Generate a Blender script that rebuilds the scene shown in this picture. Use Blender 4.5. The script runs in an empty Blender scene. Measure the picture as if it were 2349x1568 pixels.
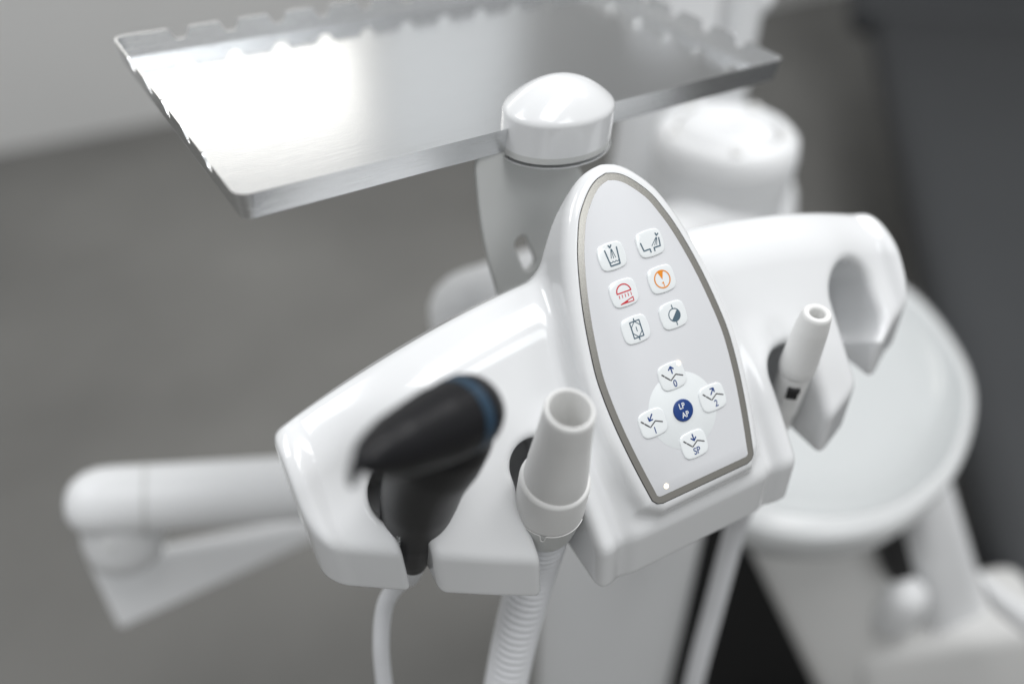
import bpy, bmesh, math
import numpy as np
from mathutils import Matrix, Vector

# ------------------------------------------------------------------ camera, world, light
S = bpy.context.scene
COL = S.collection
PITCH, PSI, FPX = math.radians(40.0), math.radians(27.1117), 1859.0
Fv = np.array([math.sin(PSI)*math.cos(PITCH), math.cos(PSI)*math.cos(PITCH), -math.sin(PITCH)])
Rv = np.array([math.cos(PSI), -math.sin(PSI), 0.0])
Uv = np.cross(Rv, Fv)
CAM = np.array([0.0, 0.0, 1.15])
cd = bpy.data.cameras.new('camera')
cam = bpy.data.objects.new('camera', cd)
COL.objects.link(cam)
cam.matrix_world = Matrix(((Rv[0], Uv[0], -Fv[0], CAM[0]), (Rv[1], Uv[1], -Fv[1], CAM[1]),
                           (Rv[2], Uv[2], -Fv[2], CAM[2]), (0, 0, 0, 1)))
cd.sensor_width = 36.0
cd.lens = FPX/2348.0*36.0
cd.clip_start, cd.clip_end = 0.02, 60.0
cd.dof.use_dof = True
cd.dof.focus_distance = 0.354
cd.dof.aperture_fstop = 1.9
cd.dof.aperture_blades = 0
S.camera = cam

S.view_settings.view_transform = 'Standard'
S.view_settings.look = 'None'
S.view_settings.gamma = 1.0
S.view_settings.exposure = 0.55
W = bpy.data.worlds.new('World')
S.world = W
W.use_nodes = True
W.node_tree.nodes['Background'].inputs[0].default_value = (0.985, 0.995, 1.0, 1)
W.node_tree.nodes['Background'].inputs[1].default_value = 0.27


def area(name, loc, look, sx, sy, power, col=(1, 1, 1)):
    d = bpy.data.lights.new(name, 'AREA')
    d.shape, d.size, d.size_y, d.energy, d.color = 'RECTANGLE', sx, sy, power, col
    o = bpy.data.objects.new(name, d)
    COL.objects.link(o)
    o.location = loc
    o.rotation_euler = (Vector(look)-Vector(loc)).to_track_quat('-Z', 'Y').to_euler()
    return o


area('wall_window_and_fill', (-1.20, 2.70, 2.25), (-1.20, 0.0, 2.25), 4.30, 1.00, 5.4, (1.0, 0.99, 0.96))
area('wall_window_and_fill', (1.27, 2.70, 2.25), (1.27, 0.0, 2.25), 0.55, 1.00, 0.55, (0.93, 0.97, 1.0))  # dim fill added beside the window to brighten the tray's reflection
area('ceiling_strip_light', (0.22, 2.66, 2.03), (0.22, 0.0, 2.03), 1.30, 0.12, 1.5, (1.0, 0.97, 0.90))
area('ceiling_panel_light', (0.40, -0.15, 2.60), (0.25, 0.10, 0.9), 1.2, 0.7, 11.0, (1.0, 1.0, 1.0))
area('ceiling_panel_light', (-1.1, 0.7, 2.60), (0.1, 0.2, 0.9), 1.0, 0.6, 9, (0.96, 0.98, 1.0))
area('window_light', (0.72, -1.3, 2.60), (0.15, 0.26, 0.93), 0.8, 0.6, 4, (0.95, 0.98, 1.0))
area('ceiling_panel_light', (1.6, 0.5, 2.60), (0.5, 0.4, 0.9), 0.6, 0.6, 10, (1.0, 1.0, 1.0))

# ------------------------------------------------------------------ pixel helpers (2348 x 1568 picture)


def ray(x, y):
    return Fv + Rv*((x-1174.0)/FPX) - Uv*((y-784.0)/FPX)


def at(x, y, d):
    return CAM + ray(x, y)*d


def onp(x, y, P, n):
    r = ray(x, y)
    return CAM + r*(np.dot(np.asarray(P)-CAM, n)/np.dot(r, n))


# frame of the control panel: X right along the console, Y up the panel, N out of it
Rm = np.array([[0.889, -0.32, 0.326], [0.326, 0.944, 0.038], [-0.321, 0.073, 0.944]])
_u, _s, _v = np.linalg.svd(Rm)
PX, PY, PN = (np.array([Rv, Uv, -Fv]).T @ (_u @ _v)).T
P0 = at(1564.9, 940.2, 0.36)
PANEL = Matrix(((PX[0], PY[0], PN[0], P0[0]), (PX[1], PY[1], PN[1], P0[1]),
                (PX[2], PY[2], PN[2], P0[2]), (0, 0, 0, 1))) @ Matrix.Scale(0.001, 4)


def toW(u, v, w):
    return P0 + (PX*u + PY*v + PN*w)/1000.0


# ------------------------------------------------------------------ materials
MATS = {}


def mat(name, col, rough=0.4, metal=0.0, coat=0.0, bump=0.0, bscale=400.0, emit=None, es=1.0, vary=0.0,
        vscale=6.0, spec=0.5, stretch=None, rvary=0.0, trans=0.0, ior=1.45, aniso=0.0):
    m = bpy.data.materials.new(name)
    m.use_nodes = True
    nt = m.node_tree
    b = nt.nodes['Principled BSDF']
    b.inputs['Base Color'].default_value = (*col, 1)
    b.inputs['Roughness'].default_value = rough
    b.inputs['Metallic'].default_value = metal
    b.inputs['Coat Weight'].default_value = coat
    b.inputs['Coat Roughness'].default_value = 0.04
    b.inputs['Specular IOR Level'].default_value = spec
    b.inputs['Transmission Weight'].default_value = trans
    b.inputs['IOR'].default_value = ior
    b.inputs['Anisotropic'].default_value = aniso
    if emit:
        b.inputs['Emission Color'].default_value = (*emit, 1)
        b.inputs['Emission Strength'].default_value = es
    if bump or vary or rvary:
        tc = nt.nodes.new('ShaderNodeTexCoord')
        mp = nt.nodes.new('ShaderNodeMapping')
        nt.links.new(tc.outputs['Object'], mp.inputs['Vector'])
        if stretch:
            mp.inputs['Scale'].default_value = stretch
    if bump or rvary:
        n = nt.nodes.new('ShaderNodeTexNoise')
        n.inputs['Scale'].default_value = bscale
        n.inputs['Detail'].default_value = 3
        nt.links.new(mp.outputs['Vector'], n.inputs['Vector'])
        if bump:
            bp = nt.nodes.new('ShaderNodeBump')
            bp.inputs['Strength'].default_value = bump
            bp.inputs['Distance'].default_value = 0.0004
            nt.links.new(n.outputs['Fac'], bp.inputs['Height'])
            nt.links.new(bp.outputs['Normal'], b.inputs['Normal'])
        if rvary:
            mr = nt.nodes.new('ShaderNodeMapRange')
            mr.inputs['To Min'].default_value = rough-rvary
            mr.inputs['To Max'].default_value = rough+rvary
            nt.links.new(n.outputs['Fac'], mr.inputs['Value'])
            nt.links.new(mr.outputs['Result'], b.inputs['Roughness'])
    if vary:
        n2 = nt.nodes.new('ShaderNodeTexNoise')
        n2.inputs['Scale'].default_value = vscale
        n2.inputs['Detail'].default_value = 5
        nt.links.new(mp.outputs['Vector'], n2.inputs['Vector'])
        mx = nt.nodes.new('ShaderNodeMix')
        mx.data_type = 'RGBA'
        mx.inputs['A'].default_value = (*[c*(1-vary) for c in col], 1)
        mx.inputs['B'].default_value = (*[min(1, c*(1+vary)) for c in col], 1)
        nt.links.new(n2.outputs['Fac'], mx.inputs['Factor'])
        nt.links.new(mx.outputs['Result'], b.inputs['Base Color'])
    MATS[name] = m
    return m


mat('white_plastic', (0.79, 0.80, 0.81), 0.20, coat=0.6, vary=0.012, vscale=0.02, bscale=0.035, rvary=0.06)
mat('panel_face', (0.66, 0.67, 0.69), 0.42, bump=0.06, bscale=2.2)
mat('button_white', (0.80, 0.83, 0.84), 0.10, coat=0.5)
mat('disc_white', (0.76, 0.79, 0.80), 0.35)
mat('bezel_metal', (0.46, 0.445, 0.41), 0.24, 1.0)
mat('gap_black', (0.010, 0.010, 0.011), 0.5)
mat('print_slate', (0.075, 0.125, 0.165), 0.45)
mat('print_red', (0.60, 0.022, 0.035), 0.45)
mat('print_orange', (0.78, 0.26, 0.012), 0.45)
mat('print_blue', (0.010, 0.045, 0.20), 0.4)
mat('print_grey', (0.085, 0.085, 0.09), 0.45)
mat('print_white', (0.80, 0.82, 0.83), 0.4)
mat('led_glow', (1, 0.9, 0.7), 0.4, emit=(1.0, 0.80, 0.50), es=1.15)
mat('steel_base', (0.72, 0.73, 0.74), 0.17, 1.0, bump=0.10, bscale=30, stretch=(1.2, 90, 1), rvary=0.04)
mat('steel_rim', (0.80, 0.81, 0.82), 0.24, 1.0, bump=0.16, bscale=60, stretch=(0.5, 0.5, 60), rvary=0.10)
mat('matte_white', (0.80, 0.80, 0.79), 0.52, bump=0.05, bscale=900, vary=0.02, vscale=40)
mat('grey_plastic', (0.60, 0.61, 0.60), 0.40, vary=0.03, vscale=30)
mat('hose_grey', (0.72, 0.73, 0.75), 0.42, vary=0.04, vscale=60)
mat('bore_dark', (0.30, 0.30, 0.29), 0.6)
mat('black_plastic', (0.007, 0.007, 0.0085), 0.40, spec=0.35, bump=0.04, bscale=1200)
mat('ring_blue', (0.022, 0.052, 0.088), 0.35)
mat('far_white', (0.84, 0.85, 0.86), 0.35, vary=0.02, vscale=9)
mat('far_dim', (0.74, 0.74, 0.73), 0.45, vary=0.04, vscale=9)
mat('bowl_white', (0.74, 0.755, 0.76), 0.22, vary=0.02, vscale=12)
mat('bowl_glass', (0.69, 0.715, 0.72), 0.10, coat=0.4)
mat('floor_vinyl', (0.205, 0.202, 0.192), 0.45, vary=0.85, vscale=0.8, bump=0.1, bscale=60)
mat('wall_paint', (0.80, 0.80, 0.79), 0.75, vary=0.03, vscale=3)
mat('upholstery', (0.048, 0.051, 0.055), 0.60, bump=0.2, bscale=700, vary=0.1, vscale=5)

# ------------------------------------------------------------------ mesh helpers


def link(name, V, Fc, m, parent=None, smooth=True, M=None, auto=None):
    me = bpy.data.meshes.new(name)
    V = np.asarray(V, dtype=np.float64)
    if isinstance(Fc, np.ndarray):
        me.vertices.add(len(V))
        me.vertices.foreach_set('co', V.astype(np.float32).ravel())
        n = Fc.shape[1]
        me.loops.add(Fc.size)
        me.loops.foreach_set('vertex_index', Fc.astype(np.int32).ravel())
        me.polygons.add(len(Fc))
        me.polygons.foreach_set('loop_start', np.arange(0, Fc.size, n, dtype=np.int32))
        me.update(calc_edges=True)
    else:
        me.from_pydata([tuple(p) for p in V], [], Fc)
    bm = bmesh.new()
    bm.from_mesh(me)
    bmesh.ops.recalc_face_normals(bm, faces=bm.faces)
    bm.to_mesh(me)
    bm.free()
    me.materials.append(MATS[m])
    if smooth:
        me.polygons.foreach_set('use_smooth', [True]*len(me.polygons))
        if auto:
            me.set_sharp_from_angle(angle=math.radians(auto))
    me.update()
    o = bpy.data.objects.new(name, me)
    COL.objects.link(o)
    if parent is not None:
        o.parent = parent
        o.matrix_parent_inverse = parent.matrix_world.inverted()
    if M is not None:
        o.matrix_basis = M
        o.matrix_world = M
    return o


def thing(name, label, cat, loc, group=None):
    e = bpy.data.objects.new(name, None)
    COL.objects.link(e)
    e.empty_display_size = 0.02
    e.location = tuple(loc)
    e.matrix_world = Matrix.Translation(tuple(loc))
    e['label'], e['category'] = label, cat
    if group:
        e['group'] = group
    return e


def tag(o, label, cat, kind=None):
    o['label'], o['category'] = label, cat
    if kind:
        o['kind'] = kind


def structure(o):
    o['kind'] = 'structure'


def frames(P):
    P = [Vector(p) for p in P]
    T = []
    for i in range(len(P)):
        a, b = P[max(0, i-1)], P[min(len(P)-1, i+1)]
        T.append((b-a).normalized())
    ref = Vector((0, 0, 1)) if abs(T[0].z) < 0.9 else Vector((1, 0, 0))
    n = (ref-T[0]*ref.dot(T[0])).normalized()
    out = []
    for i, t in enumerate(T):
        n = (n-t*n.dot(t)).normalized()
        out.append((P[i], n, t.cross(n)))
    return out


def tube_geo(P, Rr, seg=32, cap=True, sx=1.0):
    V, Fc = [], []
    fr = frames(P)
    for (p, n, b), r in zip(fr, Rr):
        for k in range(seg):
            a = 2*math.pi*k/seg
            V.append(p+n*(r*math.cos(a)*sx)+b*(r*math.sin(a)))
    for i in range(len(P)-1):
        for k in range(seg):
            k2 = (k+1) % seg
            Fc.append((i*seg+k, i*seg+k2, (i+1)*seg+k2, (i+1)*seg+k))
    if cap:
        Fc.append(tuple(range(seg)))
        Fc.append(tuple((len(P)-1)*seg+k for k in range(seg)))
    return V, Fc


def tube(name, P, Rr, m, parent=None, seg=32, cap=True, sx=1.0, auto=40):
    V, Fc = tube_geo(P, Rr, seg, cap, sx)
    return link(name, V, Fc, m, parent, auto=auto)


def spline(P, n):
    P = [np.asarray(p, float) for p in P]
    Q = [2*P[0]-P[1]]+P+[2*P[-1]-P[-2]]
    out = []
    for i in range(1, len(Q)-2):
        a, b, c, d = Q[i-1:i+3]
        for k in range(n):
            t = k/n
            out.append(0.5*((2*b)+(c-a)*t+(2*a-5*b+4*c-d)*t*t+(3*b-a-3*c+d)*t**3))
    out.append(P[-1])
    return out


def axis_prof(A, B, prof):
    """profile [(t in metres from A towards B, radius)] -> points, radii"""
    A, B = np.asarray(A), np.asarray(B)
    d = (B-A)/np.linalg.norm(B-A)
    return [A+d*t for t, r in prof], [r for t, r in prof]


def lathe(name, A, B, prof, m, parent=None, seg=40, sx=1.0, auto=40):
    A, B = Vector(A), Vector(B)
    d = (B-A).normalized()
    ref = Vector((0, 0, 1)) if abs(d.z) < 0.9 else Vector((1, 0, 0))
    n = (ref-d*ref.dot(d)).normalized()
    b = d.cross(n)
    V, Fc = [], []
    for t, r in prof:
        for k in range(seg):
            a = 2*math.pi*k/seg
            V.append(A+d*t+n*(max(r, 1e-5)*math.cos(a)*sx)+b*(max(r, 1e-5)*math.sin(a)))
    for i in range(len(prof)-1):
        for k in range(seg):
            k2 = (k+1) % seg
            Fc.append((i*seg+k, i*seg+k2, (i+1)*seg+k2, (i+1)*seg+k))
    Fc.append(tuple(range(seg)))
    Fc.append(tuple((len(prof)-1)*seg+k for k in range(seg)))
    return link(name, V, Fc, m, parent, auto=auto)


def rnd(prof, steps=4):
    """round the inner corners of a (t, r) profile a little"""
    out = [prof[0]]
    for i in range(1, len(prof)-1):
        a, b, c = map(np.array, prof[i-1:i+2])
        la, lc = np.linalg.norm(a-b), np.linalg.norm(c-b)
        k = min(0.0012, la*0.45, lc*0.45)
        p, q = b+(a-b)/max(la, 1e-9)*k, b+(c-b)/max(lc, 1e-9)*k
        for s in range(steps+1):
            t = s/steps
            out.append(tuple((1-t)**2*p+2*t*(1-t)*b+t*t*q))
    out.append(prof[-1])
    return out


# --- signed distance modelling with surface nets
def smax(a, b, k):
    h = np.maximum(k-np.abs(a-b), 0)/k
    return np.maximum(a, b)+h*h*k*0.25


def smin(a, b, k):
    return -smax(-a, -b, k)


def sstep(a, b, x):
    t = np.clip((x-a)/(b-a), 0, 1)
    return t*t*(3-2*t)


def poly_sd(x, y, P):
    P = np.asarray(P, float)
    d = np.full(np.broadcast(x, y).shape, 1e9)
    s = np.ones_like(d)
    for i in range(len(P)):
        a, b = P[i], P[i-1]
        e = b-a
        wx, wy = x-a[0], y-a[1]
        t = np.clip((wx*e[0]+wy*e[1])/(e@e), 0, 1)
        d = np.minimum(d, (wx-e[0]*t)**2+(wy-e[1]*t)**2)
        c1, c2, c3 = y >= a[1], y < b[1], e[0]*wy > e[1]*wx
        f = (c1 & c2 & c3) | (~c1 & ~c2 & ~c3)
        s = np.where(f, -s, s)
    return s*np.sqrt(d)


def nets(fn, lo, hi, h, newton=4):
    ax = [np.arange(lo[i], hi[i]+h, h) for i in range(3)]
    G = np.broadcast_to(fn(ax[0][:, None, None], ax[1][None, :, None], ax[2][None, None, :]),
                        tuple(len(a) for a in ax)).astype(np.float32)
    Sg = G < 0
    cnt = np.zeros(tuple(n-1 for n in G.shape), np.int8)
    for i in (0, 1):
        for j in (0, 1):
            for k in (0, 1):
                cnt += Sg[i:G.shape[0]-1+i, j:G.shape[1]-1+j, k:G.shape[2]-1+k]
    mask = (cnt > 0) & (cnt < 8)
    ids = np.full(mask.shape, -1, np.int64)
    I, J, K = np.nonzero(mask)
    ids[I, J, K] = np.arange(len(I))
    acc = np.zeros((len(I), 3))
    num = np.zeros(len(I))
    cor = [(i, j, k) for i in (0, 1) for j in (0, 1) for k in (0, 1)]
    for a in cor:
        for b in cor:
            if sum(abs(a[q]-b[q]) for q in range(3)) == 1 and a < b:
                va = G[I+a[0], J+a[1], K+a[2]]
                vb = G[I+b[0], J+b[1], K+b[2]]
                x = (va < 0) != (vb < 0)
                t = np.where(x, va/np.where(x, va-vb, 1), 0)
                p = np.array(a)[None, :]+t[:, None]*(np.array(b)-np.array(a))[None, :]
                acc += np.where(x[:, None], p, 0)
                num += x
    V = acc/num[:, None]+np.c_[I, J, K]
    V = V*h+np.array([a[0] for a in ax])
    quads = []
    for axn in range(3):
        sl = [slice(None)]*3
        sl2 = [slice(None)]*3
        sl[axn], sl2[axn] = slice(0, -1), slice(1, None)
        a, b = Sg[tuple(sl)], Sg[tuple(sl2)]
        E = np.argwhere(a != b)
        o1, o2 = [q for q in range(3) if q != axn]
        E = E[(E[:, o1] > 0) & (E[:, o2] > 0) & (E[:, o1] < G.shape[o1]-1) & (E[:, o2] < G.shape[o2]-1)]
        flip = a[tuple(E.T)]
        if axn == 1:
            flip = ~flip
        q = []
        for d1, d2 in ((1, 1), (0, 1), (0, 0), (1, 0)):
            c = E.copy()
            c[:, o1] -= d1
            c[:, o2] -= d2
            q.append(ids[tuple(c.T)])
        q = np.stack(q, 1)
        q[~flip] = q[~flip][:, ::-1]
        quads.append(q)
    Q = np.concatenate(quads)
    Q = Q[(Q >= 0).all(1)]
    e = 0.03*h
    for it in range(newton):
        x, y, z = V.T
        f0 = fn(x, y, z)
        g = np.stack([(fn(x+e, y, z)-f0), (fn(x, y+e, z)-f0), (fn(x, y, z+e)-f0)], 1)/e
        s = -f0[:, None]*g/np.maximum((g*g).sum(1), 0.05)[:, None]
        L = np.linalg.norm(s, axis=1, keepdims=True)
        V = V+s*np.minimum(1, 0.5*h/np.maximum(L, 1e-9))
    return V, Q


def ext_poly(P, z0, z1, bevel=0.0, steps=3):
    """prism of an outline (list of (x, y)) with rounded upper edge -> V, F"""
    P = np.asarray(P, float)
    n = len(P)
    T = np.roll(P, -1, 0)-np.roll(P, 1, 0)
    T /= np.linalg.norm(T, axis=1, keepdims=True)
    A = 0.5*np.sum(P[:, 0]*np.roll(P[:, 1], -1)-P[:, 1]*np.roll(P[:, 0], -1))
    N = np.c_[T[:, 1], -T[:, 0]]*(1 if A > 0 else -1)
    V, Fc = [], []
    rings = [(0.0, z0)]
    if bevel:
        for s in range(steps+1):
            a = math.pi/2*s/steps
            rings.append((-bevel*(1-math.cos(a)), z1-bevel+bevel*math.sin(a)))
    else:
        rings.append((0.0, z1))
    for off, z in rings:
        for p, q in zip(P, N):
            V.append((p[0]+q[0]*off, p[1]+q[1]*off, z))
    for r in range(len(rings)-1):
        for k in range(n):
            Fc.append((r*n+k, r*n+(k+1) % n, (r+1)*n+(k+1) % n, (r+1)*n+k))
    Fc.append(tuple(range(n)))
    Fc.append(tuple((len(rings)-1)*n+k for k in range(n)))
    return V, Fc


def stroke_geo(lines, wd, z):
    """flat printed strokes with round ends"""
    V, Fc = [], []
    for L in lines:
        L = [np.array(p, float) for p in L]
        for i in range(len(L)-1):
            a, b = L[i], L[i+1]
            d = (b-a)/max(np.linalg.norm(b-a), 1e-9)
            base = math.atan2(d[1], d[0])
            s = len(V)
            for k in range(8):
                t = base+math.pi/2+math.pi*k/7
                V.append((a[0]+wd/2*math.cos(t), a[1]+wd/2*math.sin(t), z))
            for k in range(8):
                t = base-math.pi/2+math.pi*k/7
                V.append((b[0]+wd/2*math.cos(t), b[1]+wd/2*math.sin(t), z))
            Fc.append(tuple(range(s, s+16)))
            z += 0.0006
    return V, Fc


def circ(cx, cy, rx, ry, n=40, a0=0.0, a1=2*math.pi):
    return [(cx+rx*math.cos(a0+(a1-a0)*k/n), cy+ry*math.sin(a0+(a1-a0)*k/n)) for k in range(n+1)]


def text_mesh(name, body, size, x, y, z, m, parent, M, bold=0.0, sx=1.0):
    c = bpy.data.curves.new(name, 'FONT')
    c.body, c.size, c.align_x, c.align_y = body, size, 'CENTER', 'CENTER'
    c.offset = bold
    t = bpy.data.objects.new(name, c)
    COL.objects.link(t)
    dg = bpy.context.evaluated_depsgraph_get()
    me = bpy.data.meshes.new_from_object(t.evaluated_get(dg))
    bpy.data.objects.remove(t)
    bpy.data.curves.remove(c)
    for v in me.vertices:
        v.co = Vector((v.co.x*sx+x, v.co.y+y, z))
    me.materials.clear()
    me.materials.append(MATS[m])
    me.name = name
    o = bpy.data.objects.new(name, me)
    COL.objects.link(o)
    o.parent = parent
    o.matrix_parent_inverse = parent.matrix_world.inverted()
    o.matrix_basis = M
    return o


# ------------------------------------------------------------------ the room that shows behind
WALLY = 2.735
fl = link('floor', [(-5, -4, 0), (7, -4, 0), (7, WALLY, 0), (-5, WALLY, 0)], [(0, 1, 2, 3)], 'floor_vinyl', smooth=False)
structure(fl)
wl = link('wall', [(-5, WALLY, -0.05), (7, WALLY, -0.05), (7, WALLY, 2.9), (-5, WALLY, 2.9),
                   (-5, WALLY+.1, -0.05), (7, WALLY+.1, -0.05), (7, WALLY+.1, 2.9), (-5, WALLY+.1, 2.9)],
          [(0, 1, 2, 3), (4, 5, 6, 7), (0, 1, 5, 4), (3, 2, 6, 7)], 'wall_paint', smooth=False)
structure(wl)

# ------------------------------------------------------------------ console with control panel
RING = [(0, 109.3), (5, 107.9), (9.3, 105.2), (14, 100.5), (18.5, 94.5), (22, 87), (25.2, 78.5), (28.6, 66), (31.2, 53.5),
        (33.2, 40), (34.4, 28), (34.3, 17), (33.3, 4), (31.6, -9), (29.8, -20), (28.2, -28.6)]
CORN = [(27.6, -31.6), (25.8, -33.6), (23.2, -34.4)]


def half_spline(P, n):
    return [tuple(p) for p in spline([np.array(p, float) for p in P], n)]


def sym(P):
    L = [(-x, y) for x, y in P[1:]][::-1]
    return P+[(x, y) for x, y in L]


ring_half = half_spline(RING, 4)+CORN
RING_OUT = sym(ring_half)            # clockwise from the top


def inset(P, d):
    P = np.asarray(P, float)
    T = np.roll(P, -1, 0)-np.roll(P, 1, 0)
    T /= np.linalg.norm(T, axis=1, keepdims=True)
    A = 0.5*np.sum(P[:, 0]*np.roll(P[:, 1], -1)-P[:, 1]*np.roll(P[:, 0], -1))
    N = np.c_[T[:, 1], -T[:, 0]]*(1 if A > 0 else -1)
    return [tuple(p) for p in P-N*d]


SHIELD = inset(RING_OUT[::2], -5.6)


def console_sd(u, v, w):
    au = np.abs(u)
    vt = 77.0-0.00098*u*u
    s = au-83.0
    vb = np.where(s > 0, -39+0.49*s, np.maximum(-39+0.5*s, -47.0))
    wf = -15.0-12.0*np.clip((au-100)/67.0, 0, 1)**1.5+4.0*sstep(153, 162, au)
    wf = wf-4.5*np.exp(-((au-138)/16.0)**2)*np.exp(-((v-18)/26.0)**2)
    d = vt-v
    wf = wf-11.0*np.clip((26-d)/26.0, 0, 1)**2
    t = sstep(68, 52, au)*sstep(30, -18, v)
    wf = wf*(1-t)+(-8.5-3.2*np.exp(-((au-42.5)/4.5)**2))*t
    front = w-wf
    side = smax(au-167.0, v-vt, 6.0)
    lip = -0.636*(v-vb)+0.77*(w-wf)
    bot = -0.77*(v-vb)-0.636*(w-wf)-29.0
    body = smax(front, side, 3.2)
    body = smax(body, smax(lip, au-167.0, 15.0), 2.6)
    body = smax(body, bot, 3.0)
    back = -48.0-30.0*sstep(50, 26, v)
    body = smax(body, back-w, 4.0)
    # holders cut through the plate

    def slot(c, r, vc):
        return np.hypot(u-c, np.maximum(v-vc, 0))-r
    s1 = np.minimum(np.hypot(u+124.0, v-9.0)-15.0, np.maximum(np.abs(u+128.0)-5.5, v-9.0))
    deep = -60.0-w                  # closed holder backs, added to darken the slots inside
    body = smax(body, -np.maximum(s1, deep), 3.4)
    body = smax(body, -np.maximum(slot(-67.3, 11.8, -1.0), deep), 5.0)
    body = smax(body, -np.maximum(slot(71.5, 13.5, -8.0), deep), 6.0)
    s4 = np.hypot(u-126.5, v-np.clip(v, 2.0, 16.0))-17.0
    s4 = np.minimum(s4, np.maximum(np.abs(u-122.0)-12.5, v-9.0))
    body = smax(body, -np.maximum(s4, deep), 6.0)
    # raised shield that carries the control panel
    sh = poly_sd(u, v, SHIELD)+0.06*np.minimum(w+3.0, 0)
    sh = smax(sh, w-0.0, 6.5)
    sh = smax(sh, -0.636*(v+43.5)+0.77*w, 3.5)
    sh = smax(sh, -0.77*(v+43.5)-0.636*w-24.0, 3.0)
    sh = smax(sh, np.maximum(back+6.0, -10.0-0.72*(108.0-v))-w, 4.0)
    return smin(body, sh, 7.5)


con = thing('assistant_console', 'glossy white instrument console with oval button panel and open holders', 'console', toW(0, -40, -60))
V, Q = nets(console_sd, (-172, -104, -84), (172, 122, 6), 1.15)
link('body', V, Q, 'white_plastic', con, M=PANEL)

# panel inlay: dark gap line, metal bezel, grey face
INNER = inset(RING_OUT, 3.0)


def band(name, A, B, z0, z1, m, parent):
    n = len(A)
    V = [(p[0], p[1], z0) for p in A]+[(p[0], p[1], z1) for p in A]+[(p[0], p[1], z1) for p in B]+[(p[0], p[1], z0) for p in B]
    Fc = []
    for k in range(n):
        j = (k+1) % n
        for r in range(3):
            Fc.append((r*n+k, r*n+j, (r+1)*n+j, (r+1)*n+k))
    return link(name, V, Fc, m, parent, M=PANEL, auto=30)


band('panel_gap', inset(RING_OUT, -0.35), RING_OUT, -0.6, 0.06, 'gap_black', con)
band('bezel', RING_OUT, INNER, -0.6, 0.22, 'bezel_metal', con)
V, Fc = ext_poly(inset(INNER, 0.02), -0.6, 0.30, 0.08, 2)
link('panel_face', V, Fc, 'panel_face', con, M=PANEL, auto=30)
V, Fc = ext_poly(circ(0, 0, 17.2, 17.2, 72)[:-1], 0.2, 0.36, 0.03, 2)
link('keypad_disc', V, Fc, 'disc_white', con, M=PANEL, auto=30)


def button_outline(hw, hh, bul, n=10):
    P = []
    corners = [(hw, hh), (-hw, hh), (-hw, -hh), (hw, -hh)]
    r = 1.5
    for q in range(4):
        a, b = np.array(corners[q]), np.array(corners[(q+1) % 4])
        d = (b-a)/np.linalg.norm(b-a)
        nn = np.array([d[1], -d[0]])
        L = np.linalg.norm(b-a)
        for k in range(n+1):
            t = r/L+(1-2*r/L)*k/n
            bb = bul*(1-(2*t-1)**2)
            P.append(tuple(a+d*L*t+nn*bb))
        c = b
        a2, b2 = c-d*r, c+np.array([-d[1], d[0]])*r
        for k in (1, 2, 3):
            t = k/4
            P.append(tuple((1-t)**2*a2+2*t*(1-t)*c+t*t*b2))
    return P


BTN = button_outline(6.1, 5.3, 0.75)


def cushion(P, z0, z1, e=0.55, crown=0.12):
    P = np.asarray(P, float)
    n = len(P)
    V, Fc = [], []
    rings = [(1.0, z0), (1.0, z1-e)]
    for s in range(1, 5):
        a = math.pi/2*s/4
        rings.append((1-0.085*(1-math.cos(a)), z1-e+e*math.sin(a)))
    rings += [(0.7, z1+crown*.45), (0.35, z1+crown*.9)]
    for sc, z in rings:
        V += [(p[0]*sc, p[1]*sc, z) for p in P]
    for r in range(len(rings)-1):
        for k in range(n):
            Fc.append((r*n+k, r*n+(k+1) % n, (r+1)*n+(k+1) % n, (r+1)*n+k))
    Fc.append(tuple((len(rings)-1)*n+k for k in range(n)))
    return V, Fc


bx, y1, dy, rr = 9.9, 74.6, 16.7, 16.1
ZT = 1.0
btn_mesh = None


def button(cx, cy, label):
    global btn_mesh
    M = PANEL @ Matrix.Translation((cx, cy, 0))
    if btn_mesh is None:
        V, Fc = cushion(BTN, 0.2, 0.85, 0.5, 0.1)
        o = link('button', V, Fc, 'button_white', con, M=M)
        btn_mesh = o.data
    else:
        o = bpy.data.objects.new('button', btn_mesh)
        COL.objects.link(o)
        o.parent = con
        o.matrix_parent_inverse = con.matrix_world.inverted()
        o.matrix_basis = M
    o['label'] = label
    o.matrix_world = M
    return o, M


def sym_part(b, M, name, lines, wd, m, z=ZT):
    V, Fc = stroke_geo(lines, wd, z)
    return link(name, V, Fc, m, b, smooth=False, M=M)


def fill_part(b, M, name, poly, m, z=ZT):
    V = [(p[0], p[1], z) for p in poly]
    return link(name, V, [tuple(range(len(V)))], m, b, smooth=False, M=M)


# cup filling
b, M = button(-bx, y1, 'button with a cup being filled')
sym_part(b, M, 'symbol', [[(-2.7, 3.2), (-1.95, -3.95), (2.6, -3.95), (3.3, 3.2)]], 0.62, 'print_slate')
sym_part(b, M, 'symbol', [[(-0.35, 4.8), (0.2, 3.8), (1.0, 4.75)]], 0.6, 'print_slate')
sym_part(b, M, 'symbol', [[(0.3, 3.0), (-0.75, -0.75)], [(0.5, 3.0), (0.35, -0.95)], [(0.75, 2.95), (1.45, -0.85)]]
         + [[(-1.9+1.5*k+1.5*t/6, -2.15-0.55*math.sin(math.pi*t/6)) for t in range(7)] for k in range(3)], 0.33, 'print_slate')
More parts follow.
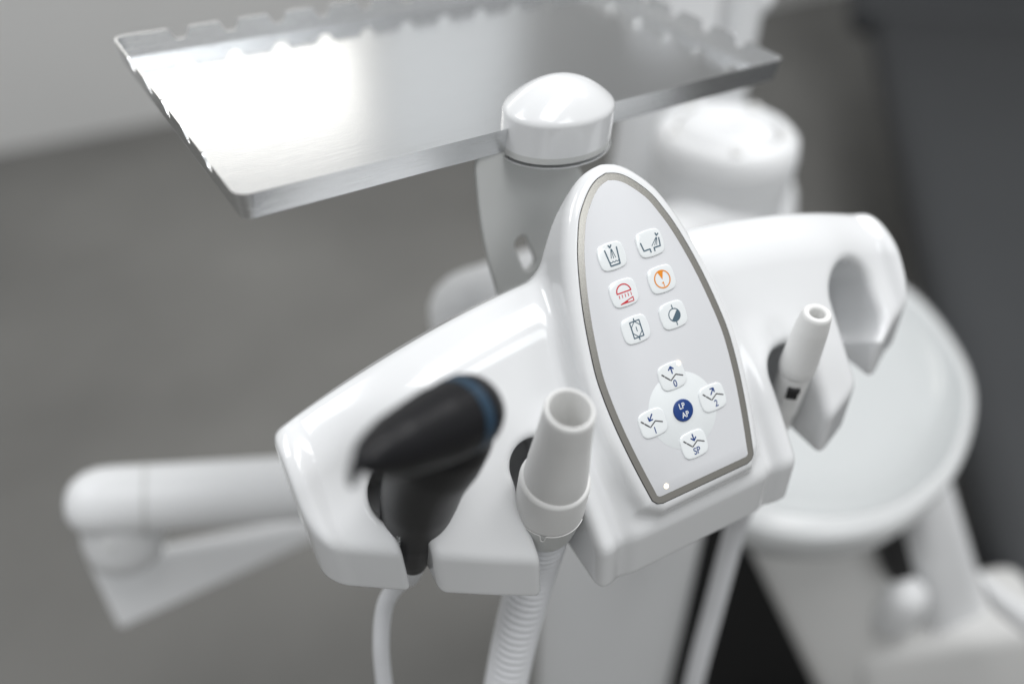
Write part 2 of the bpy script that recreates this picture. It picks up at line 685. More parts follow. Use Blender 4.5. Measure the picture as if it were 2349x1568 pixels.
# bowl rinse
b, M = button(bx, y1, 'button with a bowl being rinsed')
sym_part(b, M, 'symbol', [[(-4.75, 1.15), (-4.24, -2.42), (-1.1, -2.42), (-1.05, -3.8)],
                          [(4.75, 1.1), (4.32, -2.42), (1.0, -2.42), (1.02, -3.78)],
                          [(3.7, 3.45), (4.0, 2.4), (4.95, 3.0)]], 0.6, 'print_slate')
sym_part(b, M, 'symbol', [[(3.4, 1.6), (0.3, -1.35)], [(3.65, 1.5), (1.7, -1.5)], [(3.85, 1.45), (2.75, -1.6)]], 0.33, 'print_slate')
# lamp
b, M = button(-bx, y1-dy, 'button with a red lamp')
sym_part(b, M, 'symbol', [[(-3.45, 0.4), (3.55, 0.4)], circ(0.05, 0.4, 3.5, 3.5, 18, 0, math.pi)], 0.55, 'print_red')
sym_part(b, M, 'symbol', [[(-2.8+1.5*k, -0.5), (-2.85+1.5*k, -1.8)] for k in range(5)], 0.33, 'print_red')
sym_part(b, M, 'symbol', [[(-3.1, -4.35), (3.5, -2.75), (3.4, -4.4), (-3.1, -4.35)]], 0.4, 'print_red')
fill_part(b, M, 'symbol', [(-3.2, -4.4), (0.55, -3.45), (0.5, -4.42)], 'print_red')
# timer
b, M = button(bx, y1-dy, 'button with an orange timer dial')
sym_part(b, M, 'symbol', [circ(0.15, 0.0, 3.85, 3.85, 40)], 0.55, 'print_orange')
fill_part(b, M, 'symbol', [(0.15, -0.2), (-1.35, 3.55), (0.15, 3.9), (1.65, 3.55)], 'print_orange')
sym_part(b, M, 'symbol', [[(-0.5, -1.75), (0.15, -1.35), (0.15, -3.2)]], 0.42, 'print_orange')
# filter
b, M = button(-bx, y1-2*dy, 'button with a filter symbol in a rectangle')
sym_part(b, M, 'symbol', [[(-2.1, 3.6), (2.75, 3.6), (2.75, -3.55), (-2.1, -3.55), (-2.1, 3.6)],
                          [(0.33, 4.75), (0.33, 3.6)], [(0.33, -3.6), (0.33, -4.75)]], 0.5, 'print_slate')
sym_part(b, M, 'symbol', [[(0.33, 3.6), (-1.95, 1.3), (-1.95, -1.3), (0.33, -3.55)],
                          [(0.33, 3.6), (2.6, 1.3), (2.6, -1.3), (0.33, -3.55)], [(0.33, 1.0), (0.33, -0.85)]], 0.38, 'print_slate')
# half-filled circle
b, M = button(bx, y1-2*dy, 'button with a half filled circle')
sym_part(b, M, 'symbol', [circ(0.42, -0.05, 2.85, 2.85, 36), [(0.42, 4.5), (0.42, 2.9)], [(0.42, -2.95), (0.42, -4.6)]], 0.45, 'print_slate')
fill_part(b, M, 'symbol', circ(0.42, -0.05, 2.9, 2.9, 24, math.radians(-135), math.radians(45)), 'print_slate')

CHAIRL = ([[(-4.8, 2.1), (-4.0, 1.2)], [(-3.5, 0.65), (-1.8, -1.2)]], [[(-1.35, -1.65), (1.8, 0.25), (4.95, -1.3)]])


def key(cx, cy, lab, ox, oy, shaft, head, txt, tx, ty, ts):
    b, M = button(cx, cy, lab)
    sym_part(b, M, 'symbol', [[(x+ox, y+oy) for x, y in L] for L in CHAIRL[0]], 0.62, 'print_grey')
    sym_part(b, M, 'symbol', [[(x+ox, y+oy) for x, y in L] for L in CHAIRL[1]], 0.55, 'print_grey')
    sym_part(b, M, 'arrow', [shaft, head], 0.62, 'print_blue')
    text_mesh('numeral', txt, ts, tx, ty, ZT, 'print_blue', b, M, bold=0.045, sx=0.86)
    return b, M


key(0, rr, 'key with up arrow and 0', 0, 0, [(0.28, 4.2), (0.33, 1.2)], [(-0.95, 3.1), (0.28, 4.25), (1.45, 3.0)], '0', 0.2, -3.6, 4.4)
key(rr, 0, 'key with slanted up arrow and 2', 0.45, 0.85, [(1.5, 4.1), (-0.5, 1.7)], [(-0.15, 4.15), (1.5, 4.1), (1.55, 2.4)], '2', 0.75, -3.0, 4.3)
key(-rr, 0, 'key with slanted down arrow and 1', -0.5, 0.45, [(0.6, 4.0), (-1.45, 1.6)], [(-1.6, 3.25), (-1.45, 1.6), (0.2, 1.7)], '1', -0.1, -3.3, 4.3)
key(0, -rr, 'key with down arrow and SP', 0.1, 0.95, [(0.33, 4.6), (0.42, 1.7)], [(-0.85, 3.0), (0.42, 1.65), (1.6, 2.9)], 'SP', 0.2, -3.1, 4.3)

MB = PANEL
V, Fc = ext_poly(circ(0, 0, 5.0, 5.0, 48)[:-1], 0.3, 1.0, 0.4, 3)
lp = link('button', V, Fc, 'print_blue', con, M=MB, auto=40)
lp['label'] = 'round blue key reading LP AP'
lp.matrix_world = MB
text_mesh('numeral', 'LP', 3.6, -0.25, 2.0, 1.04, 'print_white', lp, MB, bold=0.05, sx=0.86)
text_mesh('numeral', 'AP', 3.6, 0.2, -2.15, 1.04, 'print_white', lp, MB, bold=0.05, sx=0.86)
for x, y, r, z in ((-19.3, -28.2, 1.15, 0.31), (4.9, rr+4.3, 1.05, 0.84)):
    V, Fc = ext_poly(circ(x, y, r, r, 24)[:-1], z-0.2, z+0.12, 0.05, 2)
    link('indicator_light', V, Fc, 'led_glow', con, M=PANEL)

# ------------------------------------------------------------------ instrument tray
tn = np.array([0.0487, -0.0418, 1.0])
tn /= np.linalg.norm(tn)
tyaw = 0.1232
TQ = at(1140, 335, 0.352)
TA = onp(540.7, 453.1, TQ, tn)
TX = np.array([math.cos(tyaw), math.sin(tyaw), 0.0])
TX -= tn*(TX@tn)
TX /= np.linalg.norm(TX)
TY = np.cross(tn, TX)
TW, TD, TH, TR = 0.3115, 0.1785, 0.0118, 0.0062
TM = Matrix(((TX[0], TY[0], tn[0], TA[0]), (TX[1], TY[1], tn[1], TA[1]), (TX[2], TY[2], tn[2], TA[2]), (0, 0, 0, 1)))


def tw(x, y, z):
    return TA+TX*x+TY*y+tn*z


tray = thing('instrument_tray', 'brushed steel instrument tray with notched rim clipped above the console', 'tray', tw(TW/2, TD/2, -TH))


def notch(s, L, n):
    """1 on a tooth, 0 in a notch"""
    p = L/n
    q = abs((s % p)-p/2)          # distance from the middle of a period
    d = p/2-q                      # distance from the notch centre
    g = 0.0042
    return min(1.0, max(0.0, (d-g*0.55)/(g*0.75)))


peri = []       # (x, y, nx, ny, height)
step = 0.0008


def side_pts(a, b, nrm, n, full):
    a, b = np.array(a), np.array(b)
    L = np.linalg.norm(b-a)
    k = max(2, int(L/step))
    for i in range(k):
        t = i/k
        p = a+(b-a)*t
        s = t*L
        hgt = 1.0
        if not full and 0.008 < s < L-0.008:
            hgt = 0.54+0.46*notch(s, L, n)
        peri.append((*p, *nrm, hgt))


def corner_pts(c, a0):
    for i in range(8):
        a = a0+math.pi/2*i/8
        peri.append((c[0]+TR*math.cos(a), c[1]+TR*math.sin(a), math.cos(a), math.sin(a), 1.0))


side_pts((TR, 0), (TW-TR, 0), (0, -1), 1, True)
corner_pts((TW-TR, TR), -math.pi/2)
side_pts((TW, TR), (TW, TD-TR), (1, 0), 6, False)
corner_pts((TW-TR, TD-TR), 0)
side_pts((TW-TR, TD), (TR, TD), (0, 1), 11, False)
corner_pts((TR, TD-TR), math.pi/2)
side_pts((0, TD-TR), (0, TR), (-1, 0), 6, False)
corner_pts((TR, TR), math.pi)
V, Fc = [], []
n = len(peri)
th = 0.0008
rows = [(0, -TH, 'o0'), (0, 0, 'o1'), (0, 0, 'i1'), (0, -TH, 'i0')]
for q in range(4):
    for (x, y, nx, ny, hh) in peri:
        z = -TH if q in (0, 3) else -TH+TH*hh
        fl_ = -0.0016 if q in (0, 3) else -0.0016*(1-hh)      # walls lean out slightly
        off = fl_-(th if q >= 2 else 0)
        V.append((x+nx*off, y+ny*off, z+(0.0006 if q == 3 else 0)))
for q in range(3):
    for k in range(n):
        j = (k+1) % n
        Fc.append((q*n+k, q*n+j, (q+1)*n+j, (q+1)*n+k))
link('rim', V, Fc, 'steel_rim', tray, M=TM, auto=35)
V = [(x-nx*0.0018, y-ny*0.0018, -TH+0.0007) for x, y, nx, ny, hh in peri[::2]]
V2 = [(x-nx*0.0016, y-ny*0.0016, -TH-0.0002) for x, y, nx, ny, hh in peri[::2]]
m_ = len(V)
Fc = [tuple(range(m_)), tuple(range(m_, 2*m_))]+[(k, (k+1) % m_, m_+(k+1) % m_, m_+k) for k in range(m_)]
link('base', V+V2, Fc, 'steel_base', tray, M=TM, smooth=False)

# ------------------------------------------------------------------ tray clip on its bracket
CLX, CLY, CLZ0, CLZ1 = 0.1535, 0.0005, -0.0125, 0.0190
RXc, RYc = 0.0285, 0.0215


def clip_sd(x, y, z):
    e = (np.sqrt((x/RXc)**2+(y/RYc)**2)-1)*RYc*1000
    z = z*1000.0
    top = z-(CLZ1*1000-13.0*((x/RXc)**2+(y/RYc)**2))+0*e
    d = smax(e, top*0.9, 1.3)
    return smax(d, (CLZ0*1000-z), 0.5)


clip = thing('tray_clip', 'glossy white domed clip on a grey bracket gripping the steel tray edge', 'clip', tw(CLX, CLY+0.02, -0.06))
CM = TM @ Matrix.Translation((CLX, CLY, 0))
V, Q = nets(clip_sd, (-0.031, -0.0245, -0.020), (0.031, 0.0245, 0.023), 0.0007)
link('cap', V, Q, 'white_plastic', clip, M=CM)
P = [(math.cos(a)*RXc*1.005, math.sin(a)*RYc*1.005) for a in np.linspace(0, 2*math.pi, 96, endpoint=False)]
V, Fc = ext_poly([(p[0]*.996, p[1]*.996) for p in P], CLZ0-0.0005, CLZ0+0.0025)
link('seam', V, Fc, 'grey_plastic', clip, M=CM, auto=30)


def clip_base(x, y, z):
    e = (np.sqrt((x/(RXc*1.03))**2+((y)/(RYc*1.03))**2)-1)*RYc*1000
    zz = z*1000
    return smax(smax(e, zz-(CLZ0*1000-0.2), 0.4), (CLZ0*1000-3.2)-zz, 2.0)


V, Q = nets(clip_base, (-0.031, -0.0245, -0.024), (0.031, 0.0245, -0.014), 0.0006)
link('base', V, Q, 'white_plastic', clip, M=CM)
# bracket: thin leaf-shaped plate rising behind the console
BY = 0.309
bn = np.array([0.0, -1.0, 0.05])
bn /= np.linalg.norm(bn)
BP = np.array([0.14, BY, 0.95])
outl = [(1100, 336), (1083, 372), (1086, 430), (1094, 500), (1108, 575), (1126, 640), (1150, 705), (1200, 760), (1300, 760),
        (1400, 640), (1420, 520), (1385, 440), (1340, 390), (1298, 338), (1200, 332)]
pts = [onp(x, y, BP, bn) for x, y in outl]
o0 = np.array([0.14, BY, 0.96])
bxv = np.array([1.0, 0, 0])
byv = np.cross(bn, bxv)
loc2 = [((p-o0)@bxv*1000, (p-o0)@byv*1000) for p in pts]
loc2 = [tuple(p) for p in spline([np.array(p) for p in loc2+[loc2[0]]], 4)][:-1]
hc = [(onp(x, y, BP, bn)-o0) for x, y in ((1190, 553), (1211, 602))]
h0, h1 = [np.array([q@bxv*1000, q@byv*1000]) for q in hc]


def bracket_sd(x, y, z):
    d = poly_sd(x, y, loc2)
    zc = z+0.004*(x-0)**2-2.0
    b_ = smax(d, np.abs(zc)-1.7, 1.4)
    e = h1-h0
    t = np.clip(((x-h0[0])*e[0]+(y-h0[1])*e[1])/(e@e), 0, 1)
    hole = np.hypot(x-h0[0]-e[0]*t, y-h0[1]-e[1]*t)-3.9
    return smax(b_, -hole, 1.0)


xs = [p[0] for p in loc2]
ys = [p[1] for p in loc2]
V, Q = nets(bracket_sd, (min(xs)-2, min(ys)-2, -14), (max(xs)+2, max(ys)+2, 6), 0.8)
BM = Matrix(((bxv[0], byv[0], bn[0], o0[0]), (bxv[1], byv[1], bn[1], o0[1]), (bxv[2], byv[2], bn[2], o0[2]), (0, 0, 0, 1))) @ Matrix.Scale(0.001, 4)
link('bracket', V, Q, 'grey_plastic', clip, M=BM)


# ------------------------------------------------------------------ large suction handpiece
sA = at(1243, 1236, 0.382)
sB = at(1307, 937, 0.304)
L = float(np.linalg.norm(sB-sA))
suc = thing('suction_handpiece', 'wide pale grey suction handpiece beside the button panel, on a ribbed hose', 'handpiece', sA)
sleeve_o = lathe('sleeve', sA, sB, rnd([(0.010, 0.0), (0.010, 0.0118), (0.016, 0.0136), (0.0300, 0.0154), (0.0315, 0.0154)]), 'grey_plastic', suc, 48)
lathe('collar', sA, sB, rnd([(0.0318, 0.0), (0.0318, 0.0152), (0.0330, 0.0156), (0.0545, 0.0153), (0.0560, 0.0141), (0.0560, 0.0)]), 'matte_white', suc, 48)
lathe('nozzle', sA, sB, rnd([(0.0552, 0.0), (0.0552, 0.0142), (0.066, 0.0134), (L-0.016, 0.0113), (L-0.0012, 0.0104), (L, 0.0098),
                                  (L+0.0004, 0.0090), (L-0.0006, 0.0084), (L-0.006, 0.0081), (L-0.032, 0.0081), (L-0.032, 0.0)]), 'matte_white', suc, 56, sx=0.95)
# latch tab on the sleeve: a raised line with a small key-shaped dip
ax = (sB-sA)/L
side = -ray(1243, 1200)
side -= ax*(side@ax)
side /= np.linalg.norm(side)
crs = np.cross(ax, side)
lt = []
for k in range(-30, 31):
    a = k*math.radians(2.6)
    dip = -0.0046*math.exp(-(k/1.5)**6) if abs(k) < 4 else 0
    if abs(k) in (2, 3):
        dip *= 0.6
    rr_ = 0.01548
    lt.append(sA+ax*(0.0317+dip+0.0010*(1-math.cos(a*0.7)))+(side*math.cos(a)+crs*math.sin(a))*rr_)
tube('latch_seam', lt, [0.00030]*len(lt), 'matte_white', sleeve_o, 8)
hp = spline([sA+ax*0.016, sA-ax*0.002, at(1222, 1310, 0.405), at(1188, 1430, 0.422), at(1160, 1568, 0.440), at(1130, 1750, 0.47), at(1120, 1950, 0.54)], 90)
acc = 0.0
hr = []
hpp = []
for i, p in enumerate(hp):
    if i:
        acc += np.linalg.norm(hp[i]-hp[i-1])
    hr.append(0.0112+0.0006*math.cos(2*math.pi*acc/0.0046))
tube('hose', hp, hr, 'hose_grey', suc, 28, auto=None)

# ------------------------------------------------------------------ small suction (saliva ejector) handpiece
eA = at(1782, 962, 0.428)
eB = at(1875, 716, 0.372)
L = float(np.linalg.norm(eB-eA))
ej = thing('saliva_ejector', 'slim white suction handpiece with black slider in the right holder', 'handpiece', eA)
ax = (eB-eA)/L
lathe('body', eA, eB, rnd([(-0.03, 0.0), (-0.03, 0.0068), (0.010, 0.0070), (0.0102, 0.0077), (L-0.046, 0.0079), (L-0.040, 0.0078), (L-0.040, 0.0)]), 'matte_white', ej, 40)
lathe('nozzle', eA, eB, rnd([(L-0.0405, 0.0), (L-0.0405, 0.0071), (L-0.0385, 0.0088), (L-0.034, 0.0090), (L-0.010, 0.0078), (L-0.0015, 0.0068), (L, 0.0060),
                                  (L, 0.0042), (L-0.001, 0.0034), (L-0.03, 0.0032), (L-0.03, 0.0)]), 'matte_white', ej, 44)
view = -ray(1806, 845)
side = view-ax*(view@ax)
side /= np.linalg.norm(side)
crs = np.cross(side, ax)
side2 = side*math.cos(0.28)-crs*math.sin(0.28)
crs2 = np.cross(side2, ax)
c0 = eA+ax*(L-0.0478)
V, Fc = ext_poly([(-3.0, -4.0), (2.6, -4.0), (2.8, 3.6), (-2.6, 3.6)], 4.0, 8.7, 0.5, 2)
SM = Matrix(((crs2[0], ax[0], side2[0], c0[0]), (crs2[1], ax[1], side2[1], c0[1]), (crs2[2], ax[2], side2[2], c0[2]), (0, 0, 0, 1))) @ Matrix.Scale(0.001, 4)
slider_o = link('slider', V, Fc, 'gap_black', ej, M=SM, auto=30)
V, Fc = ext_poly([(-2.9, -1.0), (2.9, -1.0), (2.9, 1.2), (-2.9, 1.2)], 7.5, 9.6, 0.5, 2)
link('slider_grip', V, Fc, 'gap_black', slider_o, M=SM @ Matrix.Translation((0, 2.6, 0)), auto=30)
V, Fc = ext_poly([(-3.2, -8.6), (3.2, -8.6), (3.6, -4.2), (-3.6, -4.2)], 4.0, 8.15, 0.8, 3)
link('slider_track', V, Fc, 'matte_white', ej, M=SM, auto=30)
hp = spline([eA-ax*0.02, eA-ax*0.05, at(1690, 1200, 0.52), at(1640, 1380, 0.56), at(1590, 1568, 0.60), at(1540, 1800, 0.68)], 24)
tube('hose', hp, [0.0068]*len(hp), 'hose_grey', ej, 20)

# ------------------------------------------------------------------ black syringe handpiece
bA = at(948, 1292, 0.378)
bB = at(1062, 965, 0.290)
bl = thing('syringe_handpiece', 'matte black air-water syringe with blue ring resting in the left holder', 'handpiece', bA)
path = spline([bA, at(946, 1240, 0.366), at(954, 1170, 0.347), at(978, 1090, 0.320), at(1022, 1020, 0.296), at(1058, 965, 0.280)], 8)
rad = np.interp(np.linspace(0, 1, len(path)), [0, 0.12, 0.3, 0.5, 0.75, 0.9, 1], [0.0062, 0.0102, 0.0142, 0.0164, 0.0164, 0.0148, 0.0115])
handle_o = tube('handle', path, list(rad), 'black_plastic', bl, 40)
head = [at(1110, 918, 0.284), at(1060, 950, 0.273), at(985, 985, 0.259), at(905, 1022, 0.244), at(845, 1050, 0.232), at(815, 1075, 0.229), at(807, 1112, 0.232)]
hpth = spline(head, 8)
hrad = np.interp(np.linspace(0, 1, len(hpth)), [0, 0.02, 0.06, 0.12, 0.3, 0.5, 0.66, 0.8, 1], [0.001, 0.0073, 0.0115, 0.0134, 0.0128, 0.0098, 0.0058, 0.0022, 0.0011])
head_o = tube('head', hpth, list(hrad), 'black_plastic', bl, 40)
i0 = 8
rp = [hpth[i] for i in range(i0, i0+3)]
tube('ring', rp, [hrad[i]+0.00022 for i in range(i0, i0+3)], 'ring_blue', head_o, 48)
# small pale print on the handle
hd = path[9]-path[7]
hd = hd/np.linalg.norm(hd)
vw = -ray(890, 1200)
vw -= hd*(vw@hd)
vw /= np.linalg.norm(vw)
cr = np.cross(hd, vw)
lf = -Rv-hd*(-Rv@hd)-vw*(-Rv@vw)
lf /= np.linalg.norm(lf)
pv = vw*math.cos(0.50)+lf*math.sin(0.50)
pc = np.cross(pv, hd)
for k, (dx, ln) in enumerate(((-3.0, 1.6), (-1.6, 0.8), (-0.4, 1.8), (0.9, 1.2), (2.0, 1.6))):
    c_ = path[16]+pv*(rad[16]+0.0008)
    V, Fc = stroke_geo([[(dx, -ln/2), (dx+0.3, ln/2)], [(dx-0.3, -ln/2), (dx+0.6, -ln/2)]], 0.22, 0)
    GM = Matrix(((hd[0], pc[0], pv[0], c_[0]), (hd[1], pc[1], pv[1], c_[1]), (hd[2], pc[2], pv[2], c_[2]), (0, 0, 0, 1))) @ Matrix.Scale(0.001, 4)
    link('print_mark', V, Fc, 'print_white', handle_o, smooth=False, M=GM)
pts = spline([bA+(path[1]-path[0])*0.2, bA-(path[3]-path[0])*0.6, at(938, 1322, 0.396)], 6)
tube('sleeve', pts, [0.0048]*len(pts), 'hose_grey', bl, 28)
hp = spline([at(939, 1318, 0.394), at(908, 1345, 0.402), at(882, 1390, 0.408), at(874, 1480, 0.415), at(884, 1590, 0.428), at(905, 1750, 0.45), at(925, 1950, 0.52)], 16)
tube('cord', hp, [0.0043]*len(hp), 'hose_grey', bl, 24)

# ------------------------------------------------------------------ support arm on the left
arm = thing('support_arm', 'blurred white jointed support arm reaching left behind the console', 'arm', at(250, 1440, 0.66))
a0, a1 = at(235, 1150, 0.62), at(1500, 1060, 0.80)
ad = (a1-a0)/np.linalg.norm(a1-a0)
lathe('end_cap', a0, a1, [(-0.026, 0.002), (-0.0245, 0.010), (-0.021, 0.0165), (-0.014, 0.0225), (-0.004, 0.0260), (0.006, 0.0268), (0.0295, 0.0268), (0.0297, 0.0262), (0.0305, 0.0262)], 'far_white', arm, 40)
lathe('tube', a0, a1, [(0.0305, 0.0), (0.0305, 0.0266), (0.40, 0.0268)], 'far_white', arm, 40)
lathe('joint_ring', a0, a1, [(0.0290, 0.0270), (0.0290, 0.02725), (0.0312, 0.02725), (0.0312, 0.0270)], 'grey_plastic', arm, 40)
# knuckle under the cap and the lower bar
k0, k1 = at(272, 1160, 0.632), at(300, 1310, 0.668)
lathe('knuckle', k0, k1, [(-0.006, 0.001), (-0.005, 0.022), (0.0, 0.0285), (0.030, 0.0305), (0.046, 0.0285), (0.056, 0.020), (0.060, 0.010), (0.061, 0.001)], 'far_white', arm, 36)
pn = at(250, 1246, 0.612)
V, Fc = tube_geo([pn, pn+ray(250, 1246)*0.012], [0.004, 0.004], 20)
link('pin', V, Fc, 'grey_plastic', arm, auto=30)


def slab(name, quad, d0, d1, thick, m, parent, bev=0.006):
    """solid bar: a quadrilateral face seen in the photograph, given depth behind it"""
    P = [at(x, y, d) for (x, y), d in zip(quad, d0)]
    nrm = np.cross(P[1]-P[0], P[3]-P[0])
    nrm /= np.linalg.norm(nrm)
    if nrm@Fv < 0:
        nrm = -nrm
    bm = bmesh.new()
    vs = [bm.verts.new(p) for p in P]+[bm.verts.new(p+nrm*thick) for p in P]
    for q in ((0, 1, 2, 3), (7, 6, 5, 4), (0, 4, 5, 1), (1, 5, 6, 2), (2, 6, 7, 3), (3, 7, 4, 0)):
        bm.faces.new([vs[k] for k in q])
    bmesh.ops.bevel(bm, geom=list(bm.edges), offset=bev, segments=4, affect='EDGES', profile=0.5)
    V = [v.co.copy() for v in bm.verts]
    bm.verts.index_update()
    Fc = [tuple(v.index for v in f.verts) for f in bm.faces]
    bm.free()
    return link(name, V, Fc, m, parent, auto=50)


slab('lower_bar', [(208, 1300), (720, 1192), (724, 1240), (276, 1446)], [0.67, 0.78, 0.78, 0.69], None, 0.02, 'far_white', arm, 0.005)

jt = thing('rear_arm', 'blurred round-ended white tube behind the grey bracket of the tray clip', 'arm', at(1090, 800, 0.62))
c = at(1080, 726, 0.60)
lathe('tube', c, c+np.array([1.0, 0.0, 0.04]), [(0.012, 0.0), (0.012, 0.0345), (0.24, 0.0345), (0.24, 0.0)], 'far_white', jt, 40)
lathe('end_cap', c, c+np.array([1.0, 0.0, 0.04]), [(-0.030, 0.001), (-0.029, 0.010), (-0.025, 0.020), (-0.017, 0.0285), (-0.006, 0.0335), (0.004, 0.0348), (0.0118, 0.0348), (0.0118, 0.0)], 'far_white', jt, 40)

# ------------------------------------------------------------------ spittoon bowl and treatment unit to the right
ZB = at(1900, 1222, 0.60)[2]
rim_px = [(1693, 1180), (1760, 1205), (1830, 1217), (1900, 1220), (1980, 1212), (2060, 1188), (2130, 1145), (2190, 1085), (2228, 1010), (2246, 930),
          (2240, 860), (2210, 790), (2150, 705), (2080, 640), (1980, 590), (1870, 600), (1780, 680), (1710, 820), (1660, 1000), (1655, 1110)]
zp = np.array([0, 0, ZB])
rim = [onp(x, y, zp, np.array([0, 0, 1.0])) for x, y in rim_px]
rim = spline([r for r in rim]+[rim[0]], 4)[:-1]
rim = np.array(rim)[:, :2]
cen = rim.mean(0)
bowl = thing('spittoon_bowl', 'blurred pale oval spittoon bowl below the right end of the console', 'bowl', (cen[0], cen[1], ZB-0.06))
levels = [(0.62, -0.080), (0.78, -0.070), (0.90, -0.054), (0.965, -0.034), (0.992, -0.022), (1.0, -0.015), (1.0, -0.011), (0.992, -0.0075),
          (0.95, -0.0035), (0.905, -0.0005), (0.893, 0.0), (0.880, -0.0018), (0.85, -0.008), (0.74, -0.020), (0.55, -0.030), (0.30, -0.036), (0.06, -0.038)]
n = len(rim)
for nm, lv in (('shell', levels[:6]), ('rim', levels[5:12]), ('basin', levels[11:])):
    V, Fc = [], []
    for sc, z in lv:
        for p in rim:
            q = cen+(p-cen)*sc
            V.append((q[0], q[1], ZB+z))
    for r in range(len(lv)-1):
        for k in range(n):
            Fc.append((r*n+k, r*n+(k+1) % n, (r+1)*n+(k+1) % n, (r+1)*n+k))
    if nm == 'shell':
        Fc.append(tuple(range(n)))
    if nm == 'basin':
        Fc.append(tuple((len(lv)-1)*n+k for k in range(n)))
    link(nm, V, Fc, 'bowl_glass' if nm == 'basin' else 'bowl_white', bowl)

unit = thing('treatment_unit', 'blurred slanted white pillars of the unit under the spittoon bowl', 'dental unit', at(1900, 1560, 0.8))
slab('pillar', [(1660, 1150), (2010, 1150), (2180, 1700), (1930, 1700)], [0.74, 0.74, 0.95, 0.95], None, 0.05, 'far_dim', unit, 0.016)
slab('pillar', [(2085, 1060), (2185, 1060), (2330, 1560), (2160, 1640)], [0.74, 0.75, 0.90, 0.90], None, 0.07, 'far_white', unit, 0.018)
slab('dark_gap_slab', [(2004, 1200), (2066, 1180), (2104, 1326), (2046, 1340)], [0.725, 0.725, 0.775, 0.775], None, 0.02, 'gap_black', unit, 0.004)  # black slab set proud, painting in the dark gap between the pillars
slab('base', [(1960, 1510), (2420, 1440), (2500, 1760), (1980, 1760)], [0.86, 0.80, 0.88, 0.94], None, 0.10, 'far_dim', unit, 0.02)
slab('dark_gap_sheet', [(1540, 1150), (2150, 1150), (2250, 1800), (1540, 1800)], [1.0, 1.0, 1.25, 1.25], None, 0.03, 'gap_black', unit, 0.005)  # added black sheet standing in for the dark gap behind the pillars
c = at(2082, 1345, 0.80)
pts = [c+np.array([0, 0, -z]) for z in (-0.004, 0.0, 0.006, 0.02, 0.05, 0.066, 0.076, 0.079)]
tube('canister', pts, [0.004, 0.016, 0.021, 0.023, 0.0225, 0.019, 0.010, 0.001], 'far_white', unit, 32)
slab('rail', [(2245, 1325), (2420, 1455), (2420, 1520), (2270, 1400)], [0.70, 0.70, 0.71, 0.71], None, 0.02, 'far_white', unit, 0.007)

post = thing('unit_column', 'blurred white vertical column rising behind the button panel and hoses', 'column', at(1400, 1560, 0.85))
c = at(1400, 1400, 0.80)
pts = [c+np.array([0, 0, z]) for z in (-0.55, -0.3, -0.1, 0.0, 0.2, 0.30, 0.325, 0.33)]
tube('column', pts, [0.070, 0.070, 0.070, 0.070, 0.068, 0.060, 0.04, 0.004], 'far_white', post, 48)
pts = [at(1500, 1180, 0.70), at(1465, 1568, 0.80), at(1450, 1800, 0.9)]
tube('cable', spline(pts, 8), [0.009]*17, 'far_dim', post, 20)

# ------------------------------------------------------------------ filter jar, tower and tap behind the tray
jar = thing('filter_jar', 'blurred white jar with ringed lid behind the tray and panel', 'jar', at(1665, 520, 0.70))
c = at(1665, 318, 0.66)


def ring_tube(name, zr, m, parent, seg=56):
    return lathe(name, c, c+np.array([0, 0, 0.1]), zr, m, parent, seg)


ring_tube('body', [(-0.16, 0.050), (-0.05, 0.056), (-0.022, 0.0585), (-0.0205, 0.0585), (-0.0203, 0.0)], 'far_white', jar)
lid_o = ring_tube('lid', [(-0.0200, 0.0), (-0.0200, 0.0580), (-0.010, 0.0590), (0.004, 0.0570), (0.0105, 0.0500), (0.0110, 0.0440), (0.0080, 0.0420), (0.0070, 0.0400),
                  (0.0105, 0.0375), (0.0140, 0.0280), (0.0150, 0.0090), (0.0135, 0.0070), (0.0125, 0.0)], 'far_white', jar)
ring_tube('lid_ring', [(0.0072, 0.0398), (0.0085, 0.0402), (0.0085, 0.0418), (0.0072, 0.0424)], 'bore_dark', lid_o)
for k in range(5):
    a = 0.4+k*2*math.pi/5
    p = c+np.array([math.cos(a)*0.046, math.sin(a)*0.046, 0.008])
    tube('lid_tab', [p, p+np.array([0, 0, 0.004]), p+np.array([0, 0, 0.006])], [0.005, 0.005, 0.002], 'far_dim', lid_o, 16)

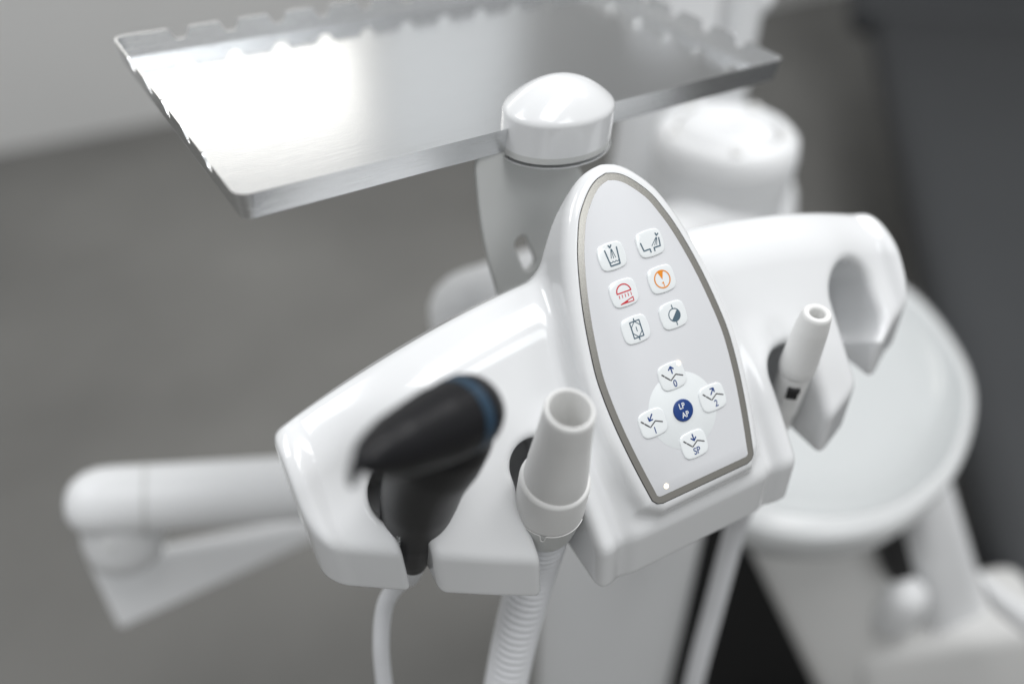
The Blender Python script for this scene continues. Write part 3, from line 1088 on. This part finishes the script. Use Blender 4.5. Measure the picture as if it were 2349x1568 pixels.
tower = thing('unit_tower', 'blurred broad white tower behind the domed tray clip', 'column', at(1480, 560, 0.82))
c2 = at(1500, 420, 0.80)
pts = [c2+np.array([0, 0, z]) for z in (-0.6, -0.25, 0.06, 0.30, 0.31)]
tube('shaft', pts, [0.060, 0.058, 0.042, 0.030, 0.002], 'far_white', tower, 48)
slab('housing', [(1480, 400), (1840, 400), (1830, 640), (1480, 680)], [0.80, 0.80, 0.84, 0.84], None, 0.10, 'far_white', tower, 0.02)

tap = thing('water_tap', 'blurred white upright tap post at the top behind the tray corner', 'tap', at(1690, 260, 0.80))
tp = at(1680, 120, 0.76)
pts = [tp+np.array([0, 0, z]) for z in (-0.10, 0.10)]
tube('post', pts, [0.0195, 0.0195], 'far_white', tap, 32)
t0 = at(1690, 2, 0.755)
t1 = at(1775, 0, 0.76)
lathe('spout', t0, t1, [(-0.02, 0.0), (-0.02, 0.013), (0.026, 0.013), (0.032, 0.008), (0.033, 0.0)], 'far_white', tap, 28)

# ------------------------------------------------------------------ dark treatment chair far right
chair = thing('treatment_chair', 'out of focus dark slate padded chair at the right edge', 'chair', (1.76, 0.72, 0.0))


def pad(name, c, half, rz, ry, rad_, m, parent):
    def f(x, y, z):
        qx, qy, qz = np.abs(x)-half[0]+rad_, np.abs(y)-half[1]+rad_, np.abs(z)-half[2]+rad_
        return np.sqrt(np.maximum(qx, 0)**2+np.maximum(qy, 0)**2+np.maximum(qz, 0)**2)+np.minimum(np.maximum(qx, np.maximum(qy, qz)), 0)-rad_
    V, Q = nets(f, tuple(-h-0.03 for h in half), tuple(h+0.03 for h in half), 0.02)
    M = Matrix.Translation(c) @ Matrix.Rotation(rz, 4, 'Z') @ Matrix.Rotation(ry, 4, 'Y')
    return link(name, V, Q, m, parent, M=M)


pad('seat', (1.74, 0.73, 0.30), (1.05, 0.40, 0.055), math.radians(48), 0, 0.05, 'upholstery', chair)
pad('backrest', (2.58, 1.82, 0.44), (0.45, 0.36, 0.055), math.radians(48), math.radians(-16), 0.05, 'upholstery', chair)
pad('chair_base', (1.76, 0.72, 0.12), (0.55, 0.22, 0.12), math.radians(48), 0, 0.05, 'upholstery', chair)
